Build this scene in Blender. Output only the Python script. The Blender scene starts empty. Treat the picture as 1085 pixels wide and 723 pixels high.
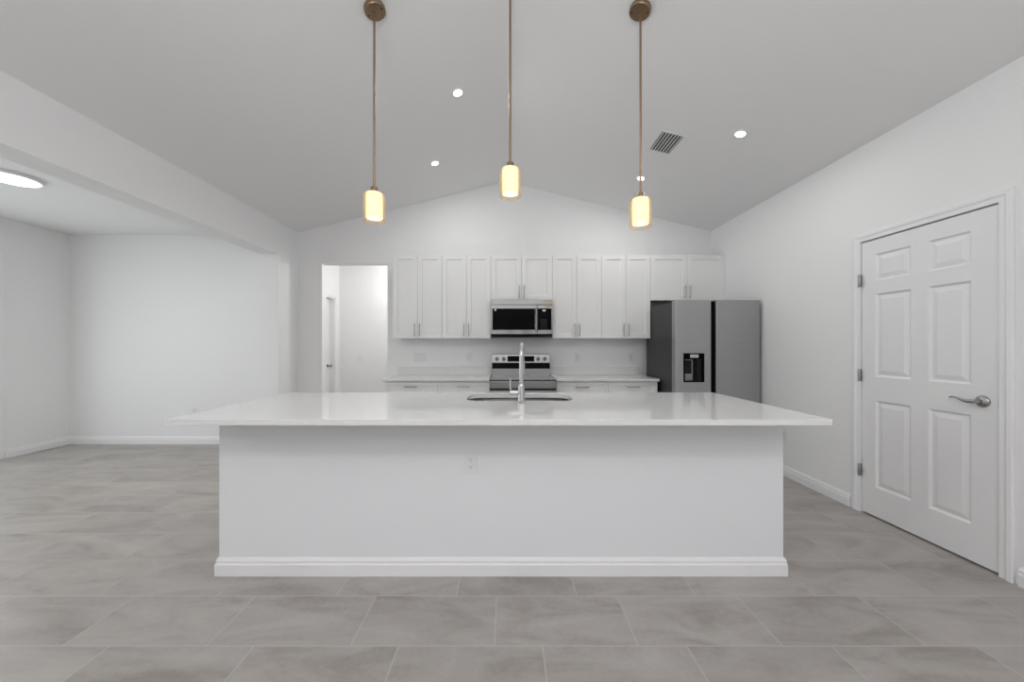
import bpy, bmesh, math, random
from mathutils import Vector, Matrix
random.seed(4)
S = bpy.context.scene
COL = S.collection
PI = math.pi

# ------------------------------------------------------------------ camera, world, lights, exposure
cam = bpy.data.cameras.new('camera'); camo = bpy.data.objects.new('camera', cam); COL.objects.link(camo)
camo.location = (0, 0, 1.27); camo.rotation_euler = (PI/2, 0, 0)
cam.sensor_width = 36; cam.lens = 36*385/1085; cam.shift_x = 5.5/1085; cam.shift_y = 5.0/1085
cam.clip_start = 0.05
S.camera = camo
S.view_settings.view_transform = 'Standard'; S.view_settings.look = 'None'
S.view_settings.gamma = 1; S.view_settings.use_curve_mapping = False
S.view_settings.exposure = 0.17
w = bpy.data.worlds.new('world'); S.world = w; w.use_nodes = True
w.node_tree.nodes['Background'].inputs[0].default_value = (.85, .93, 1, 1)
w.node_tree.nodes['Background'].inputs[1].default_value = 0.6
S.cycles.max_bounces = 14; S.cycles.diffuse_bounces = 8; S.cycles.glossy_bounces = 6
S.cycles.transparent_max_bounces = 16; S.cycles.caustics_reflective = False; S.cycles.caustics_refractive = False
S.cycles.sample_clamp_indirect = 4

def area(name, loc, rot, sx, sy, power, col=(1, 1, 1)):
    l = bpy.data.lights.new(name, 'AREA'); l.shape = 'RECTANGLE'; l.size = sx; l.size_y = sy
    l.energy = power; l.color = col
    o = bpy.data.objects.new(name, l); o.location = loc; o.rotation_euler = rot; COL.objects.link(o); return o
def lamp(name, loc, dia, power, col, tilt=0):
    o = area(name, loc, (0, math.radians(tilt), 0), dia, dia, power, col); o.data.shape = 'DISK'; return o
def point(name, loc, power, r, col=(1, 1, 1)):
    l = bpy.data.lights.new(name, 'POINT'); l.energy = power; l.shadow_soft_size = r; l.color = col
    o = bpy.data.objects.new(name, l); o.location = loc; COL.objects.link(o); return o
DAY = (.955, .975, 1.0)
# daylight through the glass behind the camera (faces +Y)
for k, (xa, xb, p) in enumerate(((-2.5, -.9, 54), (0.02, .24, 13), (.5, .86, 19), (1.55, 2.45, 26))):
    area('daylight_rear', ((xa+xb)/2, -4.12, 1.25), (PI/2, 0, PI), xb-xa, 2.1, p, DAY)
# daylight through the sliding door on the far left (faces +X)
area('daylight_side', (-5.80, 2.6, 1.2), (PI/2, 0, -PI/2), 2.6, 2.1, 44, DAY)
# recessed lamps over the living area behind the camera
for x in (-1.3, .9):
    for y in (-.9, -2.8):
        area('living_area_downlight', (x, y, 3.46-.245*abs(x)-.03), (0, 0, 0), .12, .12, 10, (1, .97, .93))
point('dining_area_fill', (-4.2, .2, 2.45), 18, .15, (1, .98, .95))  # added fill for the dining area, no fixture stands here
# unseen fill light added behind the camera, aimed up to brighten the vaulted ceiling
area('ceiling_bounce_fill', (-.3, -1.5, 1.7), (PI, 0, 0), .5, .5, 104, (.97, .985, 1))

# ------------------------------------------------------------------ helpers
def tag(o, label=None, cat=None, group=None, kind=None):
    if label: o['label'] = label
    if cat: o['category'] = cat
    if group: o['group'] = group
    if kind: o['kind'] = kind
    return o
def thing(name, label, cat, loc, group=None, kind=None):
    o = bpy.data.objects.new(name, None); o.empty_display_size = .1; COL.objects.link(o)
    o.location = loc
    return tag(o, label, cat, group, kind)
def worldloc(o):
    v = Vector((0, 0, 0))
    while o is not None:
        v = v + o.location; o = o.parent
    return v
def obj(name, bm, mat, parent=None, smooth=False, origin=None):
    """bm holds world coordinates"""
    off = worldloc(parent) if parent is not None else Vector(origin or (0, 0, 0))
    bmesh.ops.recalc_face_normals(bm, faces=bm.faces)
    bmesh.ops.translate(bm, verts=bm.verts, vec=-off)
    me = bpy.data.meshes.new(name); bm.to_mesh(me); bm.free()
    for p in me.polygons: p.use_smooth = smooth
    o = bpy.data.objects.new(name, me); COL.objects.link(o)
    for m in (mat if isinstance(mat, (list, tuple)) else [mat]): me.materials.append(m)
    if parent is not None: o.parent = parent
    else: o.location = off
    if smooth:
        md = o.modifiers.new('edges', 'EDGE_SPLIT'); md.split_angle = math.radians(38)
    return o
def merge(bm, t, mi=0):
    me = bpy.data.meshes.new('t'); t.to_mesh(me); t.free()
    n = len(bm.faces); bm.from_mesh(me); bpy.data.meshes.remove(me)
    bm.faces.ensure_lookup_table()
    if mi:
        for f in bm.faces[n:]: f.material_index = mi
    return bm
def box(bm, x0, x1, y0, y1, z0, z1, bev=0, mi=0, seg=2):
    t = bmesh.new(); bmesh.ops.create_cube(t, size=1)
    bmesh.ops.scale(t, vec=(x1-x0, y1-y0, z1-z0), verts=t.verts)
    bmesh.ops.translate(t, vec=((x0+x1)/2, (y0+y1)/2, (z0+z1)/2), verts=t.verts)
    if bev: bmesh.ops.bevel(t, geom=t.edges[:], offset=bev, segments=seg, profile=.5, affect='EDGES')
    return merge(bm, t, mi)
def B(*a, **k): return box(bmesh.new(), *a, **k)
def lathe(bm, prof, mat=Matrix(), n=32, mi=0, close=True):
    t = bmesh.new(); rings = []
    for r, z in prof:
        if r < 1e-6: rings.append([t.verts.new((0, 0, z))])
        else: rings.append([t.verts.new((r*math.cos(2*PI*i/n), r*math.sin(2*PI*i/n), z)) for i in range(n)])
    for a, b in zip(rings, rings[1:]):
        for i in range(n):
            j = (i+1) % n
            if len(a) == 1 and len(b) == 1: continue
            if len(a) == 1: t.faces.new((a[0], b[i], b[j]))
            elif len(b) == 1: t.faces.new((a[i], a[j], b[0]))
            else: t.faces.new((a[i], a[j], b[j], b[i]))
    t.transform(mat)
    return merge(bm, t, mi)
def tube(bm, pts, rad, n=14, mi=0, flat=1.0):
    t = bmesh.new(); pts = [Vector(p) for p in pts]; rings = []
    if not isinstance(rad, (list, tuple)): rad = [rad]*len(pts)
    up = None
    for i, p in enumerate(pts):
        d = (pts[min(i+1, len(pts)-1)] - pts[max(i-1, 0)]).normalized()
        if up is None:
            up = Vector((0, 0, 1)) if abs(d.z) < .9 else Vector((1, 0, 0))
        u = (up - d*up.dot(d)).normalized(); v = d.cross(u); up = u
        rings.append([t.verts.new(p + u*rad[i]*math.cos(2*PI*k/n) + v*rad[i]*flat*math.sin(2*PI*k/n)) for k in range(n)])
    for a, b in zip(rings, rings[1:]):
        for k in range(n): t.faces.new((a[k], a[(k+1) % n], b[(k+1) % n], b[k]))
    t.faces.new(rings[0][::-1]); t.faces.new(rings[-1])
    return merge(bm, t, mi)
def prism(poly, axis, a, b):
    """extrude a 2-D polygon along axis between a and b"""
    bm = bmesh.new()
    def P(u, v, w):
        return (w, u, v) if axis == 'x' else ((u, w, v) if axis == 'y' else (u, v, w))
    A = [bm.verts.new(P(u, v, a)) for u, v in poly]; Bv = [bm.verts.new(P(u, v, b)) for u, v in poly]
    n = len(poly)
    for i in range(n): bm.faces.new((A[i], A[(i+1) % n], Bv[(i+1) % n], Bv[i]))
    fa = bm.faces.new(A); fb = bm.faces.new(Bv[::-1])
    bm.normal_update(); bmesh.ops.triangulate(bm, faces=[fa, fb])
    return bm
T = Matrix.Translation
def R(deg, ax): return Matrix.Rotation(math.radians(deg), 4, ax)
def rrect(cx, cy, hx, hy, r, n=8):
    pts = []
    for sx, sy, a0 in ((1, 1, 0), (-1, 1, 90), (-1, -1, 180), (1, -1, 270)):
        for k in range(n+1):
            a = math.radians(a0 + 90*k/n)
            pts.append((cx+sx*(hx-r)+r*math.cos(a), cy+sy*(hy-r)+r*math.sin(a)))
    return pts

# ------------------------------------------------------------------ materials
def mat(name, col, rough=.5, metal=0, spec=.5, bump=None, var=None, aniso=0, coat=0, emit=None):
    m = bpy.data.materials.new(name); m.use_nodes = True; nt = m.node_tree; b = nt.nodes['Principled BSDF']
    b.inputs['Base Color'].default_value = (*col, 1); b.inputs['Roughness'].default_value = rough
    b.inputs['Metallic'].default_value = metal; b.inputs['Specular IOR Level'].default_value = spec
    b.inputs['Coat Weight'].default_value = coat
    if emit:
        b.inputs['Emission Color'].default_value = (*emit[0], 1); b.inputs['Emission Strength'].default_value = emit[1]
    tc = nt.nodes.new('ShaderNodeTexCoord')
    if var:   # (scale vector, amount)
        mp = nt.nodes.new('ShaderNodeMapping'); mp.inputs['Scale'].default_value = var[0]
        nz = nt.nodes.new('ShaderNodeTexNoise'); nz.inputs['Scale'].default_value = 1; nz.inputs['Detail'].default_value = 4
        mr = nt.nodes.new('ShaderNodeMapRange'); mr.inputs['To Min'].default_value = 1-var[1]; mr.inputs['To Max'].default_value = 1+var[1]
        mr.inputs['From Min'].default_value = .3; mr.inputs['From Max'].default_value = .7
        hv = nt.nodes.new('ShaderNodeHueSaturation'); hv.inputs['Color'].default_value = (*col, 1)
        nt.links.new(tc.outputs['Object'], mp.inputs[0]); nt.links.new(mp.outputs[0], nz.inputs['Vector'])
        nt.links.new(nz.outputs[0], mr.inputs[0]); nt.links.new(mr.outputs[0], hv.inputs['Value'])
        nt.links.new(hv.outputs[0], b.inputs['Base Color'])
    if bump:  # (scale, strength)
        nz = nt.nodes.new('ShaderNodeTexNoise'); nz.inputs['Scale'].default_value = bump[0]; nz.inputs['Detail'].default_value = 3
        bp = nt.nodes.new('ShaderNodeBump'); bp.inputs['Strength'].default_value = bump[1]; bp.inputs['Distance'].default_value = .004
        nt.links.new(tc.outputs['Object'], nz.inputs['Vector']); nt.links.new(nz.outputs[0], bp.inputs['Height'])
        nt.links.new(bp.outputs[0], b.inputs['Normal'])
    return m
def emis(name, col, strength):
    m = bpy.data.materials.new(name); m.use_nodes = True; nt = m.node_tree
    nt.nodes.remove(nt.nodes['Principled BSDF']); e = nt.nodes.new('ShaderNodeEmission')
    e.inputs[0].default_value = (*col, 1); e.inputs[1].default_value = strength
    nt.links.new(e.outputs[0], nt.nodes['Material Output'].inputs[0]); return m
def clear(name, tint, gloss=.12, rough=.02, diff=0):
    m = bpy.data.materials.new(name); m.use_nodes = True; nt = m.node_tree
    nt.nodes.remove(nt.nodes['Principled BSDF'])
    t = nt.nodes.new('ShaderNodeBsdfTransparent'); t.inputs[0].default_value = (*tint, 1)
    g = nt.nodes.new('ShaderNodeBsdfGlossy'); g.inputs['Roughness'].default_value = rough
    lw = nt.nodes.new('ShaderNodeLayerWeight'); lw.inputs[0].default_value = .35
    mm = nt.nodes.new('ShaderNodeMath'); mm.operation = 'MULTIPLY'; mm.inputs[1].default_value = gloss*4; mm.use_clamp = True
    mx = nt.nodes.new('ShaderNodeMixShader')
    nt.links.new(lw.outputs['Fresnel'], mm.inputs[0]); nt.links.new(mm.outputs[0], mx.inputs[0])
    base = t.outputs[0]
    if diff:     # a faint tint of the glass itself that catches the lamp's light
        tr = nt.nodes.new('ShaderNodeBsdfTranslucent'); tr.inputs[0].default_value = (1, .80, .58, 1)
        m2 = nt.nodes.new('ShaderNodeMixShader'); m2.inputs[0].default_value = diff
        nt.links.new(base, m2.inputs[1]); nt.links.new(tr.outputs[0], m2.inputs[2]); base = m2.outputs[0]
    nt.links.new(base, mx.inputs[1]); nt.links.new(g.outputs[0], mx.inputs[2])
    nt.links.new(mx.outputs[0], nt.nodes['Material Output'].inputs[0]); return m

M = dict(
    wall=mat('wall_paint', (.80, .80, .805), .75, spec=.25, bump=(90, .06)),
    ceil=mat('ceiling_paint', (.82, .82, .825), .85, spec=.2, bump=(70, .08)),
    trim=mat('trim_paint', (.80, .80, .81), .4, spec=.4),
    door=mat('door_paint', (.78, .78, .79), .42, spec=.4),
    cab=mat('cabinet_paint', (.78, .78, .775), .4, spec=.4),
    carcass=mat('cabinet_carcass', (.62, .62, .61), .6),
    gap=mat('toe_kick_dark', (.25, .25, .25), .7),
    island=mat('island_paint', (.75, .76, .785), .6, spec=.3, bump=(90, .05)),
    quartz=mat('white_quartz', (.735, .735, .73), .07, spec=.55, var=((60, 60, 60), .012)),
    nickel=mat('satin_nickel', (.42, .42, .41), .32, metal=1),
    chrome=mat('brushed_faucet_steel', (.56, .56, .555), .24, metal=1),
    hinge=mat('hinge_steel', (.36, .36, .36), .4, metal=1),
    lever=mat('lever_nickel', (.40, .40, .40), .25, metal=1),
    brass=mat('aged_brass', (.34, .24, .155), .36, metal=1),
    brassdark=mat('brass_screw_hole', (.03, .02, .012), .5),
    steel=mat('stainless_steel', (.30, .30, .30), .12, metal=1, var=((1.5, 1.5, 160), .04)),
    satin=mat('satin_range_steel', (.40, .40, .40), .34, metal=1, var=((1.5, 1.5, 160), .04)),
    sink=mat('sink_steel', (.52, .52, .52), .27, metal=1),
    fridge=mat('slate_steel', (.40, .395, .40), .36, metal=.9, var=((1.2, 1.2, 90), .02)),
    fside=mat('fridge_case_grey', (.034, .034, .036), .5),
    black=mat('black_glass', (.0015, .0015, .002), .1, spec=.05),
    cook=mat('cooktop_glass', (.02, .02, .021), .06, spec=.9, coat=.3),
    blackp=mat('black_plastic', (.008, .008, .009), .4, spec=.2),
    plate=mat('white_plastic', (.74, .74, .745), .35),
    slot=mat('outlet_slot', (.08, .08, .08), .6),
    grey=mat('display_text_grey', (.45, .45, .46), .5, emit=((.7, .7, .7), .25)),
    keys=mat('printed_keys', (.09, .09, .09), .5),
    ventd=mat('vent_duct_dark', (.10, .10, .10), .8),
    ventw=mat('vent_white_metal', (.80, .80, .80), .5),
    shade=emis('lit_opal_glass', (1, .89, .63), 1.5),
    bulb=emis('pendant_bulb_light', (1, .9, .68), 2.6),
    amber=clear('clear_amber_glass', (1.0, .95, .88), .05, diff=.16),
    pane=clear('window_glass', (.96, .98, .97), .1),
    led=emis('downlight_led', (1, .98, .95), 14),
    disc=emis('ceiling_disc_led', (1, .99, .97), 3),
    ring=mat('light_trim_white', (.85, .85, .85), .5),
)
def floor_mat():
    m = bpy.data.materials.new('porcelain_floor_tile'); m.use_nodes = True; nt = m.node_tree; N = nt.nodes; L = nt.links
    b = N['Principled BSDF']
    tc = N.new('ShaderNodeTexCoord'); sep = N.new('ShaderNodeSeparateXYZ'); L.new(tc.outputs['Object'], sep.inputs[0])
    def mth(op, a, c=None, clamp=False):
        n = N.new('ShaderNodeMath'); n.operation = op; n.use_clamp = clamp
        for i, v in enumerate((a, c)):
            if v is None: continue
            if isinstance(v, (int, float)): n.inputs[i].default_value = v
            else: L.new(v, n.inputs[i])
        return n.outputs[0]
    TW, TD = .6096, .3075
    v = mth('DIVIDE', mth('SUBTRACT', sep.outputs[1], 1.536), TD)
    row = mth('FLOOR', v)
    u = mth('ADD', mth('DIVIDE', mth('ADD', sep.outputs[0], .052), TW), mth('MULTIPLY', row, 1/3))
    col = mth('FLOOR', u)
    fu = mth('FRACT', u); fv = mth('FRACT', v)
    du = mth('MULTIPLY', mth('MINIMUM', fu, mth('SUBTRACT', 1, fu)), TW)
    dv = mth('MULTIPLY', mth('MINIMUM', fv, mth('SUBTRACT', 1, fv)), TD)
    d = mth('MINIMUM', du, dv)
    grout = mth('LESS_THAN', d, .0016)
    cmb = N.new('ShaderNodeCombineXYZ'); L.new(col, cmb.inputs[0]); L.new(row, cmb.inputs[1])
    wn = N.new('ShaderNodeTexWhiteNoise'); wn.noise_dimensions = '3D'; L.new(cmb.outputs[0], wn.inputs['Vector'])
    # cloudy concrete figure, shifted per tile
    vm = N.new('ShaderNodeVectorMath'); vm.operation = 'SCALE'; L.new(wn.outputs['Color'], vm.inputs[0]); vm.inputs['Scale'].default_value = 9
    va = N.new('ShaderNodeVectorMath'); va.operation = 'ADD'; L.new(tc.outputs['Object'], va.inputs[0]); L.new(vm.outputs[0], va.inputs[1])
    mp = N.new('ShaderNodeMapping'); mp.inputs['Rotation'].default_value = (0, 0, math.radians(32)); mp.inputs['Scale'].default_value = (1.6, 4.5, 1)
    L.new(va.outputs[0], mp.inputs[0])
    n1 = N.new('ShaderNodeTexNoise'); n1.inputs['Scale'].default_value = 1.3; n1.inputs['Detail'].default_value = 7; n1.inputs['Roughness'].default_value = .58; n1.inputs['Distortion'].default_value = .7
    L.new(mp.outputs[0], n1.inputs['Vector'])
    n2 = N.new('ShaderNodeTexNoise'); n2.inputs['Scale'].default_value = 42; n2.inputs['Detail'].default_value = 4
    L.new(va.outputs[0], n2.inputs['Vector'])
    mix = mth('ADD', mth('MULTIPLY', n1.outputs[0], .86), mth('MULTIPLY', n2.outputs[0], .14))
    cr = N.new('ShaderNodeValToRGB'); e = cr.color_ramp.elements
    e[0].position = .32; e[0].color = (.262, .237, .217, 1); e[1].position = .66; e[1].color = (.402, .376, .353, 1)
    k = e.new(.47); k.color = (.342, .317, .296, 1)
    L.new(mix, cr.inputs[0])
    hv = N.new('ShaderNodeHueSaturation'); L.new(cr.outputs[0], hv.inputs['Color'])
    mr = N.new('ShaderNodeMapRange'); mr.inputs['To Min'].default_value = .94; mr.inputs['To Max'].default_value = 1.06
    L.new(wn.outputs['Value'], mr.inputs[0]); L.new(mr.outputs[0], hv.inputs['Value'])
    mx = N.new('ShaderNodeMix'); mx.data_type = 'RGBA'; L.new(grout, mx.inputs[0])
    L.new(hv.outputs[0], mx.inputs[6]); mx.inputs[7].default_value = (.47, .45, .43, 1)
    L.new(mx.outputs[2], b.inputs['Base Color'])
    b.inputs['Roughness'].default_value = .38; b.inputs['Specular IOR Level'].default_value = .4
    bp = N.new('ShaderNodeBump'); bp.inputs['Strength'].default_value = .25; bp.inputs['Distance'].default_value = .001
    hh = mth('SUBTRACT', mth('MULTIPLY', n2.outputs[0], .25), grout); L.new(hh, bp.inputs['Height']); L.new(bp.outputs[0], b.inputs['Normal'])
    return m
M['floor'] = floor_mat()

# ------------------------------------------------------------------ the setting
XL, XLO, XR, YB = -2.775, -2.995, 2.715, 4.838       # kitchen left face, its far face, right wall, back wall
XLL, YBL, ZL = -5.65, 4.695, 2.70                     # dining area left wall, back wall, ceiling
YR = -4.0
def zc(x): return 3.46 - .245*abs(x)
def struct(name, bm, m, label, smooth=False):
    o = obj(name, bm, m); tag(o, label, None, None, 'structure'); return o
struct('floor', B(-5.9, 3.0, YR-.15, 7.0, -.12, 0), M['floor'], 'greige stone look porcelain tile floor')
struct('wall_back', prism([(XLO, 0), (-2.46, 0), (-2.46, 2.365), (-1.59, 2.365), (-1.59, 0), (XR+.12, 0), (XR+.12, zc(XR+.12)), (0, zc(0)), (XLO, zc(XLO))], 'y', YB, YB+.122),
       M['wall'], 'white gable wall behind the cabinets with a doorway opening to the hall')
struct('wall_left', prism([(YR, 0), (YR, 2.80), (YB, 2.80), (YB, 0), (4.42, 0), (4.42, 2.385), (-2.6, 2.385), (-2.6, 0)], 'x', XLO, XL),
       M['wall'], 'white header wall with a wide cased opening to the dining area')
DY0, DY1, DZ = 2.006, 2.777, 2.055
struct('wall_right', prism([(YR, 0), (YR, 2.86), (YB, 2.86), (YB, 0), (DY1+.02, 0), (DY1+.02, DZ+.02), (DY0-.02, DZ+.02), (DY0-.02, 0)], 'x', XR, XR+.12),
       M['wall'], 'white wall to the right of the island with a closed door')
struct('wall_back.001', B(XLL-.12, XLO, YBL, YB+.12, 0, ZL+.1), M['wall'], 'white end wall of the dining area')
struct('wall_left.001', prism([(YR, 0), (YR, ZL+.1), (YBL, ZL+.1), (YBL, 0), (4.02, 0), (4.02, 2.27), (1.3, 2.27), (1.3, 0)], 'x', XLL-.12, XLL),
       M['wall'], 'white far left wall of the dining area')
# vaulted ceiling slab and the flat ceiling of the dining area
struct('ceiling', prism([(XLO, zc(XLO)), (0, zc(0)), (XR+.12, zc(XR+.12)), (XR+.12, zc(XR+.12)+.12), (0, zc(0)+.12), (XLO, zc(XLO)+.12)], 'y', YR, YB),
       M['ceil'], 'white vaulted ceiling with its ridge over the island')
struct('ceiling.001', B(XLL, XLO, YR, YBL, ZL, ZL+.1), M['ceil'], 'flat white ceiling of the dining area')
# rear wall with glass openings (behind the camera)
bm = bmesh.new(); last = XLL
for xa, xb in ((-2.5, -.9), (.02, .24), (.5, .86), (1.55, 2.45)):
    box(bm, last, xa, YR-.1, YR, 0, 3.6); box(bm, xa, xb, YR-.1, YR, 2.35, 3.6); box(bm, xa, xb, YR-.1, YR, 0, .12); last = xb
box(bm, last, XR+.12, YR-.1, YR, 0, 3.6)
struct('wall_rear', bm, M['wall'], 'white wall behind the camera with tall glass openings')
# hall behind the doorway
HX0, HX1, HY1, HZ = -2.807, -.55, 6.10, 2.62
struct('wall_hall', B(HX0-.2, HX1+.1, HY1, HY1+.1, 0, HZ), M['wall'], 'white hall wall seen through the doorway')
D2a, D2b = 5.12, 5.94
struct('wall_hall.001', prism([(YB+.122, 0), (YB+.122, HZ), (HY1, HZ), (HY1, 0), (D2b, 0), (D2b, 2.045), (D2a, 2.045), (D2a, 0)], 'x', HX0-.12, HX0), M['wall'], 'white hall side wall with a narrow door')
struct('wall_hall.002', B(HX1, HX1+.1, YB+.122, HY1, 0, HZ), M['wall'], 'white end wall of the hall')
struct('ceiling.002', B(HX0-.2, HX1+.1, YB+.122, HY1+.1, HZ, HZ+.1), M['ceil'], 'white hall ceiling')
point('hall_lamp', (-1.42, 5.50, 2.42), 20, .12, (1, .98, .95))

PROF = [(0, 0), (.015, 0), (.015, .062), (.011, .070), (.011, .082), (.006, .094), (.004, .098), (0, .098)]
def baseboard(name, p0, p1, nrm, label):
    """nrm points into the room"""
    p0, p1, nrm = Vector(p0), Vector(p1), Vector(nrm)
    bm = bmesh.new(); A = []; Bb = []
    for d, z in PROF:
        A.append(bm.verts.new((p0.x+nrm.x*d, p0.y+nrm.y*d, z))); Bb.append(bm.verts.new((p1.x+nrm.x*d, p1.y+nrm.y*d, z)))
    n = len(PROF)
    for i in range(n): bm.faces.new((A[i], A[(i+1) % n], Bb[(i+1) % n], Bb[i]))
    bm.faces.new(A); bm.faces.new(Bb[::-1])
    return struct(name, bm, M['trim'], label)
e = .0005
baseboard('baseboard_right', (XR-e, DY1+.085, 0), (XR-e, YB, 0), (-1, 0), 'white baseboard along the right wall from door to back')
baseboard('baseboard_right.001', (XR-e, YR, 0), (XR-e, DY0-.085, 0), (-1, 0), 'white baseboard at the near side of the door')
baseboard('baseboard_back', (XLL, YBL-e, 0), (XLO-e, YBL-e, 0), (0, -1), 'white baseboard of the dining area end wall')
baseboard('baseboard_left', (XLL+e, 4.08, 0), (XLL+e, YBL-.016, 0), (1, 0), 'white baseboard of the dining area left wall')
baseboard('baseboard_back.001', (XL+.016, YB-e, 0), (-2.47, YB-e, 0), (0, -1), 'white baseboard left of the hall doorway')
baseboard('baseboard_left.001', (XL+e, 4.43, 0), (XL+e, YB-.016, 0), (1, 0), 'white baseboard on the short wall by the opening')
baseboard('baseboard_hall', (HX0, HY1-e, 0), (HX1, HY1-e, 0), (0, -1), 'white baseboard in the hall')

# sliding glass door on the far left wall: only its casing enters the picture
win = thing('window_1', 'white framed tall glass door at the left edge of the dining area', 'window', (XLL, 2.66, 0), kind='structure')
bm = bmesh.new()
box(bm, XLL+.0005, XLL+.018, 4.02, 4.075, 0, 2.325, .004); box(bm, XLL+.0005, XLL+.018, 1.245, 1.3, 0, 2.325, .004); box(bm, XLL+.0005, XLL+.018, 1.3, 4.02, 2.27, 2.325, .004)
obj('casing', bm, M['trim'], win)
bm = bmesh.new()
for a, b in ((1.302, 1.36), (2.63, 2.69), (3.96, 4.018)): box(bm, XLL-.09, XLL-.03, a, b, .002, 2.268, .003)
box(bm, XLL-.088, XLL-.032, 1.36, 3.96, .002, .06, .002); box(bm, XLL-.088, XLL-.032, 1.36, 3.96, 2.21, 2.268, .002)
obj('window_frame', bm, M['trim'], win)
obj('window_pane', B(XLL-.064, XLL-.058, 1.37, 3.95, .062, 2.208), M['pane'], win)

# ------------------------------------------------------------------ doors
def six_panel(x, y0, y1, z0, z1, dirx=-1):
    """slab whose moulded face looks along dirx; columns and rows as on the photographed door"""
    w = y1-y0; st = .118*w/.76; mid = .10*w/.76
    ys = [y0, y0+st, y0+(w-mid)/2, y0+(w+mid)/2, y1-st, y1]
    zs = [z0, .225, .866, 1.042, 1.652, 1.748, 1.945, z1]
    bm = bmesh.new()
    ys[4] = y1-.098*w/.76; V = [[bm.verts.new((x, y, z)) for z in zs] for y in ys]
    pan = []
    for i in range(5):
        for j in range(7):
            q = (V[i][j], V[i+1][j], V[i+1][j+1], V[i][j+1])
            f = bm.faces.new(q if dirx > 0 else q[::-1])
            if i in (1, 3) and j in (1, 3, 5): pan.append(f)
    bm.normal_update()
    for f in pan:
        bmesh.ops.inset_region(bm, faces=[f], use_even_offset=True, thickness=.012, depth=-.010)
        bmesh.ops.inset_region(bm, faces=[f], use_even_offset=True, thickness=.006, depth=0)
        bmesh.ops.inset_region(bm, faces=[f], use_even_offset=True, thickness=.028, depth=.007)
    be = [ed for ed in bm.edges if ed.is_boundary]
    r = bmesh.ops.extrude_edge_only(bm, edges=be)
    vs = [g for g in r['geom'] if isinstance(g, bmesh.types.BMVert)]
    bmesh.ops.translate(bm, verts=vs, vec=(-dirx*.035, 0, 0))
    bmesh.ops.holes_fill(bm, edges=[ed for ed in bm.edges if ed.is_boundary], sides=0)
    return bm
dr = thing('door_1', 'white six panel door with lever handle in the right wall', 'door', (XR, (DY0+DY1)/2, 0), kind='structure')
def casing(x, dx, y0, y1, z1, cw=.06, t=.016):
    """mitred profile run up one side, across the head and down the other"""
    bm = bmesh.new()
    prof = [(0, 0), (0, t*.55), (.003, t*.65), (cw*.42, t*.68), (cw*.50, t*.80), (cw*.60, t), (cw*.92, t), (cw, t*.8), (cw, 0)]
    rows = [[bm.verts.new(p) for p in ((x+dx*d, y0-o, 0), (x+dx*d, y0-o, z1+o), (x+dx*d, y1+o, z1+o), (x+dx*d, y1+o, 0))] for o, d in prof]
    for a, b in zip(rows, rows[1:]+rows[:1]):
        for k in range(3): bm.faces.new((a[k], a[k+1], b[k+1], b[k]))
    return bm
obj('casing', casing(XR-.0005, -1, DY0-.006, DY1+.006, DZ+.005), M['trim'], dr)
bm = bmesh.new()
box(bm, XR, XR+.118, DY0-.019, DY0-.004, 0, DZ+.003); box(bm, XR, XR+.118, DY1+.004, DY1+.019, 0, DZ+.003); box(bm, XR, XR+.118, DY0-.019, DY1+.019, DZ+.005, DZ+.019)
box(bm, XR+.042, XR+.055, DY0-.006, DY1+.006, 0, DZ+.006)
obj('jamb', bm, M['trim'], dr)
obj('slab', six_panel(XR+.001, DY0, DY1, .012, DZ-.003), M['door'], dr)
for zc_ in (1.765, 1.045, .325):
    bm = bmesh.new(); lathe(bm, [(0, -.046), (.0075, -.046), (.0085, -.044), (.0085, .044), (.0075, .046), (0, .046)], T((XR-.018, DY1+.003, zc_)), 14)
    box(bm, XR-.014, XR-.001, DY1+.0, DY1+.006, zc_-.044, zc_+.044)
    obj('hinge', bm, M['hinge'], dr, True)
hy, hz = 2.072, .952
bm = lathe(bmesh.new(), [(0, 0), (.034, 0), (.034, .004), (.030, .010), (.020, .015), (.012, .018), (.0115, .045), (0, .046)], T((XR+.0005, hy, hz)) @ R(-90, 'Y'), 32)
xh = XR-.046
tube(bm, [(xh+.012, hy-.004, hz), (xh, hy, hz), (xh-.003, hy+.02, hz-.002), (xh-.004, hy+.04, hz-.003), (xh-.004, hy+.062, hz+.003), (xh-.003, hy+.085, hz+.011), (xh, hy+.105, hz+.013), (xh+.004, hy+.120, hz+.009), (xh+.006, hy+.126, hz+.005)],
     [.011, .0125, .0115, .010, .0072, .0055, .0048, .0042, .003], 14)
ho = obj('handle', bm, M['lever'], dr, True); ho['label'] = 'satin nickel lever handle'
obj('keyhole', lathe(bmesh.new(), [(0, 0), (.004, 0), (.004, .002), (0, .002)], T((xh-.0095, hy, hz)) @ R(-90, 'Y'), 12), M['slot'], ho)
obj('latch', B(XR-.003, XR-.0005, DY0-.0045, DY0-.0005, hz-.03, hz+.03), M['hinge'], dr)
# hall door
d2 = thing('door_2', 'narrow white door seen at an angle inside the hall', 'door', (HX0, (D2a+D2b)/2, 0), kind='structure')
obj('casing', casing(HX0+.0005, 1, D2a, D2b, 2.045, .057), M['trim'], d2)
bm = bmesh.new()
box(bm, HX0-.118, HX0-.001, D2a+.0005, D2a+.015, 0, 2.029); box(bm, HX0-.118, HX0-.001, D2b-.015, D2b-.0005, 0, 2.029); box(bm, HX0-.118, HX0-.001, D2a+.0005, D2b-.0005, 2.03, 2.0445)
obj('jamb', bm, M['trim'], d2)
obj('slab', six_panel(HX0-.082, D2a+.017, D2b-.017, .01, 2.027, 1), M['door'], d2)
bm = lathe(bmesh.new(), [(0, 0), (.03, 0), (.03, .005), (.012, .012), (.011, .03), (.026, .042), (.028, .055), (.018, .066), (0, .068)], T((HX0-.081, D2b-.085, .95)) @ R(90, 'Y'), 20)
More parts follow.
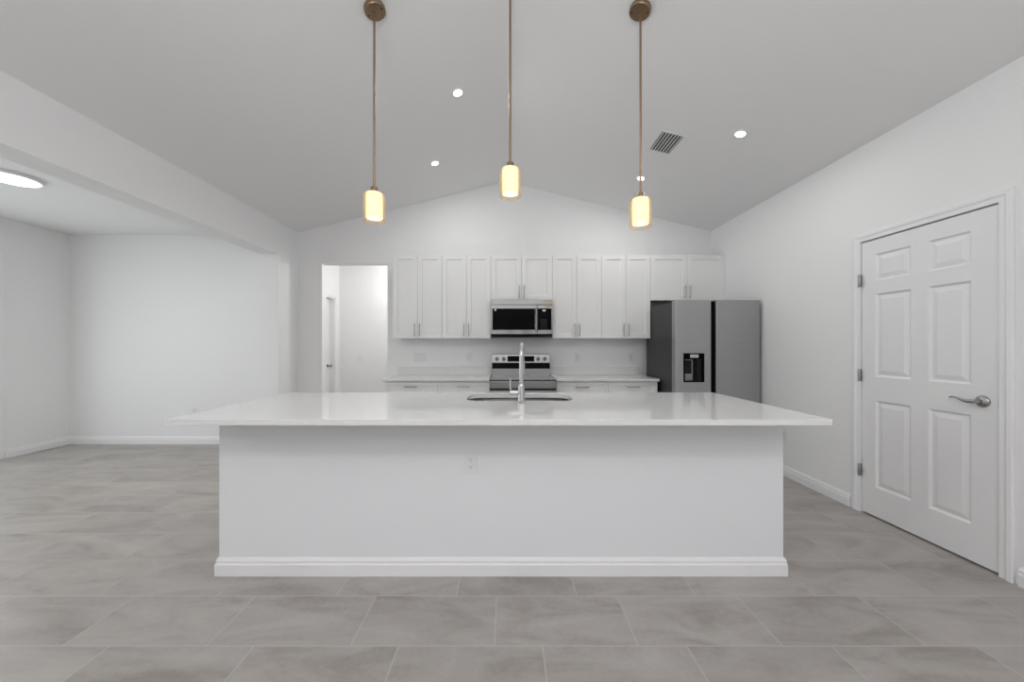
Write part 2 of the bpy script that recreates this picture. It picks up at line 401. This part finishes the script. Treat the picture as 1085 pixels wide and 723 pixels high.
obj('knob', bm, M['lever'], d2, True)

# ------------------------------------------------------------------ island
IX0, IX1, IY0, IY1 = -1.594, 1.532, 2.013, 2.735
CT, CB = .914, .8855
isl = thing('kitchen_island', 'long white kitchen island base with baseboard, under the front quartz slab', 'island', ((IX0+IX1)/2, (IY0+IY1)/2, 0))
bm = bmesh.new()
box(bm, IX0, IX1, IY0, IY0+.115, 0, CB-.0005, .002)
box(bm, IX0, IX0+.10, IY0+.1155, IY1, 0, CB-.0005, .002); box(bm, IX1-.10, IX1, IY0+.1155, IY1, 0, CB-.0005, .002)
obj('panel', bm, M['island'], isl)
bm = bmesh.new()
loops = []
for d, z in PROF[1:-1]+[(0.0003, .098)]:
    loops.append([bm.verts.new(p) for p in ((IX0-d, IY1, z), (IX0-d, IY0-d, z), (IX1+d, IY0-d, z), (IX1+d, IY1, z))])
for a, b in zip(loops, loops[1:]):
    for i in range(3): bm.faces.new((a[i], a[i+1], b[i+1], b[i]))
obj('baseboard', bm, M['trim'], isl)
nD = 5; wD = (IX1-IX0-.2)/nD
box_b = bmesh.new(); box(box_b, IX0+.1005, IX1-.1005, IY1-.05, IY1-.03, .1, CB-.14)
obj('cabinet_back', box_b, M['carcass'], isl)
for k in range(nD):
    xa = IX0+.1+k*wD
    do = obj('door', B(xa+.002, xa+wD-.002, IY1-.0295, IY1-.010, .11, CB-.02, .002), M['cab'], isl)
# countertop with sink cut-out
KX0, KX1, KY0, KY1 = -1.650, 1.570, 1.750, 2.772
SX, SY, SHX, SHY, SR = .085, 2.505, .355, .170, .105
bm = bmesh.new()
def loop(pts, z):
    vs = [bm.verts.new((x, y, z)) for x, y in pts]
    return vs, [bm.edges.new((vs[i], vs[(i+1) % len(vs)])) for i in range(len(vs))]
ov, oe = loop(rrect((KX0+KX1)/2, (KY0+KY1)/2, (KX1-KX0)/2, (KY1-KY0)/2, .004, 2), CT)
iv, ie = loop(rrect(SX, SY, SHX, SHY, SR), CT)
bmesh.ops.triangle_fill(bm, use_beauty=True, edges=oe+ie)
r = bmesh.ops.extrude_face_region(bm, geom=bm.faces[:])
bmesh.ops.translate(bm, verts=[g for g in r['geom'] if isinstance(g, bmesh.types.BMVert)], vec=(0, 0, CB-CT))
ct = obj('island_countertop', bm, M['quartz'], origin=((KX0+KX1)/2, (KY0+KY1)/2, CB))
tag(ct, 'large white quartz slab overhanging the island, holding sink and faucet', 'countertop')
md = ct.modifiers.new('bevel', 'BEVEL'); md.width = .002; md.segments = 2; md.limit_method = 'ANGLE'; md.angle_limit = math.radians(60)
# sink
sk = thing('kitchen_sink', 'stainless undermount sink set in the island slab', 'sink', (SX, SY, CB-.2))
bm = bmesh.new(); rows = []
for hx, hy_, rr, z in ((SHX+.02, SHY+.02, SR+.02, CB-.001), (SHX+.003, SHY+.003, SR+.003, CB-.001), (SHX-.003, SHY-.003, SR-.003, CB-.15),
                      (SHX-.02, SHY-.02, SR-.01, CB-.185), (SHX-.06, SHY-.06, SR-.03, CB-.2)):
    rows.append([bm.verts.new((x, y, z)) for x, y in rrect(SX, SY, hx, hy_, rr)])
for a, b in zip(rows, rows[1:]):
    for i in range(len(a)): bm.faces.new((a[i], a[(i+1) % len(a)], b[(i+1) % len(a)], b[i]))
bm.faces.new(rows[-1])
so = obj('bowl', bm, M['sink'], sk, True)
md = so.modifiers.new('thick', 'SOLIDIFY'); md.thickness = .0015; md.offset = -1
obj('drain', lathe(bmesh.new(), [(0, .002), (.02, .001), (.024, .004), (.042, .004), (.044, .0005), (0, .0004)], T((SX, SY+.03, CB-.1995)), 28), M['chrome'], sk, True)
# faucet, facing away from the camera
FX, FY = .091, 2.272
fc = thing('kitchen_faucet', 'tall gooseneck steel faucet standing on the island slab before the sink', 'faucet', (FX, FY, CT))
bm = lathe(bmesh.new(), [(0, 0), (.027, 0), (.027, .006), (.0225, .010), (.0205, .03), (.0205, .10), (.0175, .115), (.0135, .12), (0, .12)], T((FX, FY, CT+.0003)), 28)
obj('faucet_body', bm, M['chrome'], fc, True)
dirv = Vector((math.sin(math.radians(5)), math.cos(math.radians(5)), 0))
pts = [Vector((FX, FY, CT+.11)), Vector((FX, FY, CT+.20)), Vector((FX, FY, CT+.285))]
for k in range(1, 15):
    a = PI*k/14; pts.append(Vector((FX, FY, CT+.285)) + dirv*(.085*(1-math.cos(a))) + Vector((0, 0, .085*math.sin(a))))
pts.append(pts[-1]+Vector((0, 0, -.03)))
obj('spout', tube(bmesh.new(), pts, .0128, 18), M['chrome'], fc, True)
e_ = pts[-1]
sp = obj('spray_head', lathe(bmesh.new(), [(0, 0), (.0145, 0), (.016, -.01), (.0175, -.07), (.0185, -.085), (.017, -.09), (0, -.09)], T(e_+Vector((0, 0, .004))), 22), M['chrome'], fc, True)
obj('spray_button', B(e_.x+.013, e_.x+.0195, e_.y-.006, e_.y+.006, e_.z-.06, e_.z-.02, .002), M['blackp'], sp)
bm = lathe(bmesh.new(), [(0, 0), (.0155, 0), (.0165, .003), (.0165, .052), (.014, .058), (0, .058)], T((FX-.016, FY, CT+.063)) @ R(-90, 'Y'), 20)
tube(bm, [(FX-.062, FY, CT+.066), (FX-.066, FY, CT+.078), (FX-.067, FY, CT+.09), (FX-.068, FY, CT+.125), (FX-.069, FY, CT+.152)], [.006, .0065, .006, .0052, .0048], 12)
obj('handle', bm, M['chrome'], fc, True)

# ------------------------------------------------------------------ outlets and switches
def outlet(name, label, c, n, kind='outlet', gangs=1, cat='outlet', group=None):
    """c centre on the wall face, n inward normal (unit axis)"""
    c = Vector(c); n = Vector(n); u = Vector((0, 0, 1)).cross(n)    # horizontal direction along the wall
    t = thing(name, label, cat, c, group)
    W = .070+.046*(gangs-1); Hh = .1145
    def bx(du, dz, hw, hh, d0, d1, bev=0, rim=None):
        b = B(-hw, hw, -hh, hh, d0, d1, bev)
        m4 = Matrix(((u.x, 0, n.x, 0), (u.y, 0, n.y, 0), (u.z, 1, n.z, 0), (0, 0, 0, 1)))
        b.transform(T(c + u*du + Vector((0, 0, dz))) @ m4); return b
    obj('cover_plate', bx(0, 0, W/2, Hh/2, .0004, .0055, .002), M['plate'], t)
    for g in range(gangs):
        du = (g-(gangs-1)/2)*.046
        if kind == 'outlet':
            for s in (-1, 1):
                r_ = obj('socket', bx(du, s*.0195, .0165, .0145, .0058, .0075, .0008), M['plate'], t)
                b = bx(du-.0062, s*.0195+.003, .0013, .0042, .0076, .0079)
                merge(b, bx(du+.0062, s*.0195+.003, .0013, .0036, .0076, .0079)); merge(b, bx(du, s*.0195-.0075, .0022, .0022, .0076, .0079))
                obj('slot', b, M['slot'], r_)
        else:
            obj('rocker', bx(du, 0, .0155, .032, .0058, .009, .0015), M['plate'], t)
outlet('wall_outlet', 'white duplex outlet on the front panel of the island', (-.199, IY0, .618), (0, -1, 0))
outlet('wall_outlet', 'white outlet low on the right wall, beside the island end', (XR, 3.55, .395), (-1, 0, 0))
outlet('wall_outlet', 'white outlet low on the dining area end wall, behind the island slab corner', (-4.03, YBL, .41), (0, -1, 0))
outlet('light_switch', 'triple white rocker switch plate under the leftmost upper cabinet', (-1.155, YB, 1.112), (0, -1, 0), 'switch', 3, 'light switch')
outlet('wall_outlet', 'white outlet on the backsplash wall left of the range', (-.505, YB, 1.112), (0, -1, 0))
outlet('wall_outlet', 'white outlet on the backsplash wall just right of the range', (.94, YB, 1.112), (0, -1, 0))
outlet('wall_outlet', 'white outlet on the backsplash wall nearest the refrigerator', (1.655, YB, 1.112), (0, -1, 0))
outlet('light_switch', 'white rocker switch on the hall wall, through the doorway', (-2.46, HY1, 1.06), (0, -1, 0), 'switch', 1, 'light switch')

# ------------------------------------------------------------------ cabinets
def shaker(x0, x1, y, z0, z1, fr=.057, t=.019, rec=.009):
    """front looks to -Y at depth y"""
    bm = B(x0, x1, y, y+t, z0, z1, .0012, seg=1)
    f = min(bm.faces, key=lambda f: (round(f.calc_center_median().y, 5), -f.calc_area()))
    bm.normal_update()
    bmesh.ops.inset_region(bm, faces=[f], use_even_offset=True, thickness=fr-.0012, depth=0)
    bmesh.ops.inset_region(bm, faces=[f], use_even_offset=True, thickness=.0015, depth=-rec)
    return bm
def pull(x, y, z, L=.14, vert=True):
    bm = bmesh.new(); h = L/2; o = .030
    if vert:
        tube(bm, [(x, y-o, z-h), (x, y-o, z+h)], .0055, 12)
        for s in (-1, 1): tube(bm, [(x, y-o, z+s*h*.72), (x, y-.0003, z+s*h*.72)], .0045, 10)
    else:
        tube(bm, [(x-h, y-o, z), (x+h, y-o, z)], .0055, 12)
        for s in (-1, 1): tube(bm, [(x+s*h*.72, y-o, z), (x+s*h*.72, y-.0003, z)], .0045, 10)
    return bm
YU, YUD = 4.533, 4.513
def upper(x0, x1, z0, z1, label, filler=0):
    t = thing('upper_cabinet', label, 'cabinet', ((x0+x1)/2, (YU+YB)/2, z0), 'white shaker upper cabinets')
    bm = B(x0+.0004, x1-.0004, YU, YB-.0005, z0, z1, .001)
    obj('carcass', bm, M['carcass'], t)
    bm = bmesh.new(); xe = x1-filler
    if filler: obj('filler', B(xe+.001, x1-.0006, YUD+.004, YU-.0004, z0, z1), M['cab'], t)
    m = (x0+xe)/2
    for a, b, hx in ((x0+.0018, m-.0016, m-.030), (m+.0016, xe-.0018, m+.030)):
        d = obj('door', shaker(a, b, YUD, z0+.001, z1-.001), M['cab'], t)
        h = obj('handle', pull(hx, YUD, z0+.024+.08, .16), M['nickel'], d, True)
UX = [-1.416, -.806, -.197, .565, 1.175, 1.785, 2.7135]
UZ0, UZ1, MZ = 1.362, 2.402, 1.833
upper(UX[0], UX[1], UZ0, UZ1, 'tall white upper cabinet next to the hall doorway')
upper(UX[1], UX[2], UZ0, UZ1, 'tall white upper cabinet touching the left side of the microwave')
upper(UX[2], UX[3], MZ, UZ1, 'short white upper cabinet directly above the microwave')
upper(UX[3], UX[4], UZ0, UZ1, 'tall white upper cabinet touching the right side of the microwave')
upper(UX[4], UX[5], UZ0, UZ1, 'tall white upper cabinet beside the refrigerator')
upper(UX[5], UX[6], MZ, UZ1, 'short white upper cabinet above the refrigerator', .02)
YBC, YBD = 4.232, 4.212
def base(x0, x1, label):
    t = thing('base_cabinet', label, 'cabinet', ((x0+x1)/2, (YBC+YB)/2, 0), 'white shaker base cabinets')
    obj('carcass', B(x0+.0004, x1-.0004, YBC, YB-.0005, .105, .8575, .001), M['carcass'], t)
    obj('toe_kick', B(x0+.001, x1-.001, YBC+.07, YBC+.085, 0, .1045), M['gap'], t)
    d = obj('drawer', shaker(x0+.002, x1-.002, YBD, .688, .847, .042), M['cab'], t)
    obj('handle', pull((x0+x1)/2, YBD, .795, .15, False), M['nickel'], d, True)
    m = (x0+x1)/2
    for a, b, hx in ((x0+.002, m-.0016, m-.026), (m+.0016, x1-.002, m+.026)):
        d = obj('door', shaker(a, b, YBD, .112, .683), M['cab'], t)
        obj('handle', pull(hx, YBD, .57), M['nickel'], d, True)
base(UX[0], UX[1], 'white base cabinet with drawer at the doorway end of the back run')
base(UX[1], UX[2], 'white base cabinet with drawer touching the left side of the range')
base(UX[3], UX[4], 'white base cabinet with drawer touching the right side of the range')
base(UX[4], 1.748, 'white base cabinet with drawer next to the refrigerator')
def backtop(x0, x1, label):
    t = thing('back_countertop', label, 'countertop', ((x0+x1)/2, 4.5, .858), 'quartz tops along the back wall')
    obj('slab', B(x0, x1, 4.186, YB-.0008, .858, .8870, .002), M['quartz'], t)
    obj('backsplash', B(x0, x1, YB-.0205, YB-.0008, .8875, .988, .0015), M['quartz'], t)
backtop(-1.444, -.2005, 'white quartz top on the base cabinets left of the range')
backtop(.5685, 1.762, 'white quartz top on the base cabinets between range and refrigerator')

# ------------------------------------------------------------------ range
gx0, gx1, gyf = -.196, .564, 4.075
gm = (gx0+gx1)/2
rg = thing('range', 'stainless electric range with black control display, between base cabinets', 'range', (gm, 4.45, 0))
obj('body', B(gx0+.004, gx1-.004, gyf+.02, 4.815, .02, .872, .003), M['fside'], rg)
bm = B(gx0+.002, gx1-.002, gyf+.004, 4.742, .8725, .8875, .003)
obj('cooktop', bm, M['cook'], rg)
bm = bmesh.new()
for x, y, r_ in ((-.17, -.15, .115), (.17, -.15, .09), (-.17, .13, .085), (.17, .13, .11), (0, .16, .06)):
    lathe(bm, [(r_-.002, 0), (r_+.002, 0), (r_+.002, .0004), (r_-.002, .0004), (r_-.002, 0)], T((gm+x, 4.40+y, .8877)), 40)
obj('burner_ring', bm, M['keys'], rg)
obj('front_trim', B(gx0+.002, gx1-.002, gyf, gyf+.0195, .790, .872, .004), M['satin'], rg)
dd = obj('oven_door', B(gx0+.004, gx1-.004, gyf-.012, gyf+.0195, .235, .764, .006), M['satin'], rg)
obj('oven_window', B(gx0+.10, gx1-.10, gyf-.0145, gyf-.0125, .36, .63, .001), M['black'], dd)
bm = tube(bmesh.new(), [(gx0+.05, gyf-.06, .705), (gx1-.05, gyf-.06, .705)], .011, 14)
for x in (gx0+.08, gx1-.08): tube(bm, [(x, gyf-.06, .705), (x, gyf-.0122, .705)], .008, 10)
obj('handle', bm, M['steel'], dd, True)
obj('drawer', B(gx0+.004, gx1-.004, gyf-.012, gyf+.0195, .05, .228, .006), M['steel'], rg)
# backguard
by0 = 4.735
bx0, bx1 = gx0+.003, gx1-.003
bg = obj('backguard', prism([(by0, .888), (by0, .975), (by0+.012, 1.045), (by0+.022, 1.155), (by0+.032, 1.16), (4.812, 1.16), (4.812, .888)], 'x', bx0, bx1), M['satin'], rg)
def lean(z): return by0+.012+(z-1.045)/.11*.010
obj('vent_strip', (lambda b: b)(prism([(by0-.004, .972), (by0-.010, .982), (by0-.002, 1.040), (by0+.010, 1.048), (by0+.010, .968)], 'x', bx0+.001, bx1-.001)), M['black'], bg)
bm = B(gx0+.205, gx1-.205, -.003, .0, 1.063, 1.135, .001)
for v in bm.verts: v.co.y += lean(v.co.z)-.0004
dp = obj('display', bm, M['black'], bg)
for x in (gx0+.066, gx0+.156, gx1-.156, gx1-.066):
    ax = T((x, lean(1.098)-.0005, 1.098)) @ R(90, 'X')
    k = obj('knob', lathe(bmesh.new(), [(0, 0), (.0265, 0), (.0265, .004), (.021, .006), (.0195, .024), (.017, .027), (0, .027)], ax, 28), M['steel'], bg, True)
    obj('knob_grip', B(x-.0045, x+.0045, lean(1.098)-.036, lean(1.098)-.0277, 1.080, 1.112, .002), M['blackp'], k)

# ------------------------------------------------------------------ microwave
mx0, mx1, mz0, mz1, myf = UX[2]+.003, UX[3]-.003, 1.375, MZ-.001, 4.432
mw = thing('microwave', 'stainless over the range microwave with black glass door', 'microwave', ((mx0+mx1)/2, 4.63, mz0))
obj('case', B(mx0, mx1, myf+.045, YB-.001, mz0+.012, mz1, .003), M['fside'], mw)
obj('vent_grille', B(mx0, mx1, myf+.002, myf+.0445, mz1-.060, mz1-.001, .003), M['steel'], mw)
sx = mx0+.566      # split between door and control panel
bm = B(mx0, sx-.001, myf, myf+.0445, mz0+.034, mz1-.0625, .004)
md_ = obj('door', bm, M['steel'], mw)
obj('door_window', B(mx0+.018, sx-.028, myf-.003, myf-.0002, mz0+.088, mz1-.108, .0012), M['black'], md_)
obj('sticker', B(mx0+.043, mx0+.063, myf-.0042, myf-.0032, mz1-.136, mz1-.112), M['grey'], md_)
bm = tube(bmesh.new(), [(sx-.014, myf-.036, mz0+.07), (sx-.014, myf-.036, mz1-.10)], .009, 14)
for z in (mz0+.09, mz1-.12): tube(bm, [(sx-.014, myf-.036, z), (sx-.014, myf-.0005, z)], .006, 10)
obj('handle', bm, M['steel'], md_, True)
cp = obj('control_panel', B(sx+.001, mx1, myf, myf+.0445, mz0+.034, mz1-.0625, .004), M['steel'], mw)
kp = obj('keypad_glass', B(sx+.006, mx1-.018, myf-.003, myf-.0002, mz0+.088, mz1-.108, .0012), M['black'], cp)
obj('display', B(sx+.064, sx+.100, myf-.0038, myf-.0032, mz1-.142, mz1-.122), M['grey'], cp)
bm = bmesh.new()
for i in range(3):
    for j in range(6):
        box(bm, sx+.045+i*.027, sx+.059+i*.027, myf-.0037, myf-.0032, mz0+.105+j*.021, mz0+.111+j*.021)
obj('keys', bm, M['keys'], kp)
bm = prism([(myf+.01, mz0+.033), (myf+.018, mz0+.008), (myf+.05, mz0), (YB-.02, mz0), (YB-.02, mz0+.0115), (myf+.046, mz0+.0115), (myf+.044, mz0+.033)], 'x', mx0+.006, mx1-.006)
obj('underside', bm, M['blackp'], mw)

# ------------------------------------------------------------------ refrigerator
fx0, fx1, fyf, fz1 = 1.788, 2.684, 3.85, 1.755
fr = thing('refrigerator', 'dark grey steel side by side refrigerator with a dispenser', 'refrigerator', ((fx0+fx1)/2, 4.3, 0))
obj('case', B(fx0+.004, fx1-.004, fyf+.092, 4.66, .02, fz1-.018, .004), M['fside'], fr)
g0, g1 = fx0+.378, fx0+.430
# freezer door with a dispenser recess
dx0, dx1, dz0, dz1 = fx0+.088, fx0+.302, .886, 1.185
bm = bmesh.new()
xs = [fx0, dx0, dx1, g0]; zs = [.06, dz0, dz1, fz1]
V = [[bm.verts.new((x, fyf, z)) for z in zs] for x in xs]; cell = None
for i in range(3):
    for j in range(3):
        f = bm.faces.new((V[i][j], V[i+1][j], V[i+1][j+1], V[i][j+1]))
        if (i, j) == (1, 1): cell = f
be = [ed for ed in bm.edges if ed.is_boundary]
r = bmesh.ops.extrude_edge_only(bm, edges=be)
vs = [g for g in r['geom'] if isinstance(g, bmesh.types.BMVert)]; bmesh.ops.translate(bm, verts=vs, vec=(0, .09, 0))
bmesh.ops.holes_fill(bm, edges=[ed for ed in bm.edges if ed.is_boundary], sides=0)
bmesh.ops.recalc_face_normals(bm, faces=bm.faces)
bmesh.ops.inset_region(bm, faces=[cell], use_even_offset=True, thickness=.0005, depth=-.07)
ld = obj('freezer_door', bm, M['fridge'], fr)
md = ld.modifiers.new('bevel', 'BEVEL'); md.width = .007; md.segments = 3; md.limit_method = 'ANGLE'; md.angle_limit = math.radians(60)
ds = obj('dispenser', (lambda b: (box(b, dx0-.002, dx1+.002, fyf-.004, fyf-.0005, dz1-.058, dz1+.002), box(b, dx0-.002, dx0+.011, fyf-.004, fyf-.0005, dz0-.002, dz1-.0585),
    box(b, dx1-.030, dx1+.002, fyf-.004, fyf-.0005, dz0-.002, dz1-.0585), box(b, dx0+.0115, dx1-.0305, fyf-.004, fyf-.0005, dz0-.002, dz0+.012), b)[-1])(bmesh.new()), M['black'], ld)
bm = bmesh.new()
box(bm, dx1-.076, dx1-.0305, fyf+.0, fyf+.066, dz0+.012, dz1-.06, 0)
obj('recess_wall', bm, M['blackp'], ds)
obj('recess_panel', B(dx0+.012, dx1-.0765, fyf+.045, fyf+.066, dz0+.013, dz1-.062, .002), M['steel'], ds)
obj('paddle', B(dx0+.022, dx1-.115, fyf+.030, fyf+.0445, dz0+.085, dz1-.07, .004), M['blackp'], ds)
obj('display', B(dx0+.066, dx0+.152, fyf-.0052, fyf-.0042, dz1-.040, dz1-.010), M['grey'], ds)
bm = bmesh.new()
for k in range(4): box(bm, dx0+.074+k*.019, dx0+.086+k*.019, fyf-.0056, fyf-.0053, dz1-.032, dz1-.018)
obj('display_marks', bm, M['keys'], ds)
rd = obj('fridge_door', B(g1, fx1, fyf, fyf+.09, .06, fz1, .007, seg=3), M['fridge'], fr)
obj('handle_pocket', B(g0+.001, g1-.001, fyf+.03, fyf+.0905, .06, fz1-.012, .003), M['black'], fr)
for xa in (fx0+.01, fx1-.07):
    obj('hinge_cover', B(xa, xa+.06, fyf+.0925, fyf+.19, fz1-.0175, fz1-.003, .003), M['blackp'], fr)
obj('kick_grille', B(fx0+.01, fx1-.01, fyf+.06, fyf+.0915, 0, .055, .002), M['blackp'], fr)

# ------------------------------------------------------------------ pendants
SL = math.degrees(math.atan(.245))
def pendant(x, y, zb, label):
    """zb: bottom of the opal shade"""
    z = zc(x); tilt = SL if x > .1 else (-SL if x < -.1 else 0)
    t = thing('pendant_light', label, 'pendant light', (x, y, z), 'pendants over the island')
    mc = T((x, y, z-.0006)) @ R(tilt, 'Y') @ R(180, 'X')
    c = obj('canopy', lathe(bmesh.new(), [(0, 0), (.061, 0), (.062, .002), (.062, .020), (.059, .024), (.030, .0245), (.0, .0245)], mc, 40), M['brass'], t, True)
    for a in (15, 195):
        ms = mc @ R(a, 'Z') @ T((.044, 0, .0245))
        obj('screw', lathe(bmesh.new(), [(0, 0), (.0052, 0), (.0048, .0025), (0, .003)], ms, 14), M['brassdark'], c)
    top = zb+.150
    obj('rod', tube(bmesh.new(), [(x, y, z-.022), (x, y, top+.03)], .0066, 14), M['brass'], t, True)
    obj('socket_cap', lathe(bmesh.new(), [(0, .032), (.020, .032), (.0215, .030), (.0215, .001), (0, .001)], T((x, y, top)), 28), M['brass'], t, True)
    sh = obj('opal_shade', lathe(bmesh.new(), [(.0, .150), (.038, .150), (.045, .145), (.0475, .137), (.0475, 0), (.0445, 0), (.0445, .135), (.0, .146)], T((x, y, zb)), 40), M['shade'], t, True)
    obj('bulb', lathe(bmesh.new(), [(0, .006), (.030, .010), (.040, .022), (.040, .05), (.018, .11), (0, .12)], T((x, y, zb)), 24), M['bulb'], sh, True)
    ro, zl = .0635, -.020
    obj('glass_cover', lathe(bmesh.new(), [(.030, .146), (.050, .146), (.058, .142), (ro, .134), (ro, zl+.006), (ro-.002, zl), (ro-.006, zl), (ro-.0065, zl+.006), (ro-.0065, .130), (.048, .1405), (.030, .1405), (.030, .146)], T((x, y, zb)), 44), M['amber'], t, True)
pendant(-.784, 2.150, 2.024, 'brass rod pendant with lit glass shade hanging left of the faucet')
pendant(.020, 2.150, 2.170, 'brass rod pendant hanging highest, straight above the faucet')
pendant(.791, 2.150, 1.991, 'brass rod pendant with lit glass shade hanging nearest the ceiling vent')

# ------------------------------------------------------------------ ceiling fixtures
def downlight(x, y, label):
    tilt = SL if x > 0 else -SL
    mc = T((x, y, zc(x)-.0006)) @ R(tilt, 'Y') @ R(180, 'X')
    t = thing('recessed_light', label, 'ceiling light', (x, y, zc(x)), 'recessed lights in the vaulted ceiling')
    obj('trim_ring', lathe(bmesh.new(), [(.036, .0), (.052, 0), (.051, .003), (.041, .005), (.036, .003), (.036, 0)], mc, 40), M['ring'], t, True)
    lamp('recessed_lamp', (x, y, zc(x)-.008), .068, 4.5, (1, .99, .97), tilt)
    obj('lens', lathe(bmesh.new(), [(0, 0), (.0358, 0), (.0358, .003), (0, .0035)], mc, 40), M['led'], t)
downlight(-.405, 3.000, 'round recessed light between the left and middle pendant rods')
downlight(-.785, 3.975, 'round recessed light low between left and middle pendants, close to the wall')
downlight(1.464, 3.970, 'round recessed light directly behind the right pendant rod')
downlight(1.900, 2.955, 'round recessed light on the slope right of the air vent')
# air vent
vx, vy, hx_, hy_ = 1.441, 3.288, .094, .142
mv = T((vx, vy, zc(vx)-.0006)) @ R(SL, 'Y') @ R(180, 'X')
vt = thing('air_vent', 'louvered rectangular air vent on the right ceiling slope', 'vent', (vx, vy, zc(vx)))
bm = bmesh.new()
for a in ((-hx_-.02, -hx_, -hy_-.02, hy_+.02), (hx_, hx_+.02, -hy_-.02, hy_+.02), (-hx_, hx_, -hy_-.02, -hy_), (-hx_, hx_, hy_, hy_+.02)):
    box(bm, a[0], a[1], a[2], a[3], 0, .006, .0015)
bm.transform(mv); obj('frame', bm, M['ventw'], vt)
bm = B(-hx_, hx_, -hy_, hy_, 0, .0008); bm.transform(mv); obj('backing', bm, M['ventd'], vt)
bm = bmesh.new(); ns = 7
for k in range(ns):
    c_ = -hx_+(k+.5)*2*hx_/ns
    q = B(-.0055, .0055, -hy_+.0006, hy_-.0006, -.0008, .0008); q.transform(T((c_, 0, .0048)) @ R(24, 'Y')); merge(bm, q)
bm.transform(mv); obj('louver', bm, M['ventw'], vt)
# disc light in the dining area
cx, cy = -4.18, 3.07
cl = thing('ceiling_light', 'flat round lit disc light on the dining area ceiling', 'ceiling light', (cx, cy, ZL))
mc = T((cx, cy, ZL-.0005)) @ R(180, 'X')
obj('housing', lathe(bmesh.new(), [(0, 0), (.165, 0), (.17, .004), (.17, .022), (.165, .026), (.156, .026), (.156, .02), (0, .02)], mc, 48), M['ring'], cl, True)
lamp('disc_lamp', (cx, cy, ZL-.036), .30, 6.5, (1, .99, .97))
obj('diffuser', lathe(bmesh.new(), [(0, .0205), (.1555, .0205), (.15, .029), (.1, .033), (0, .034)], mc, 48), M['disc'], cl, True)
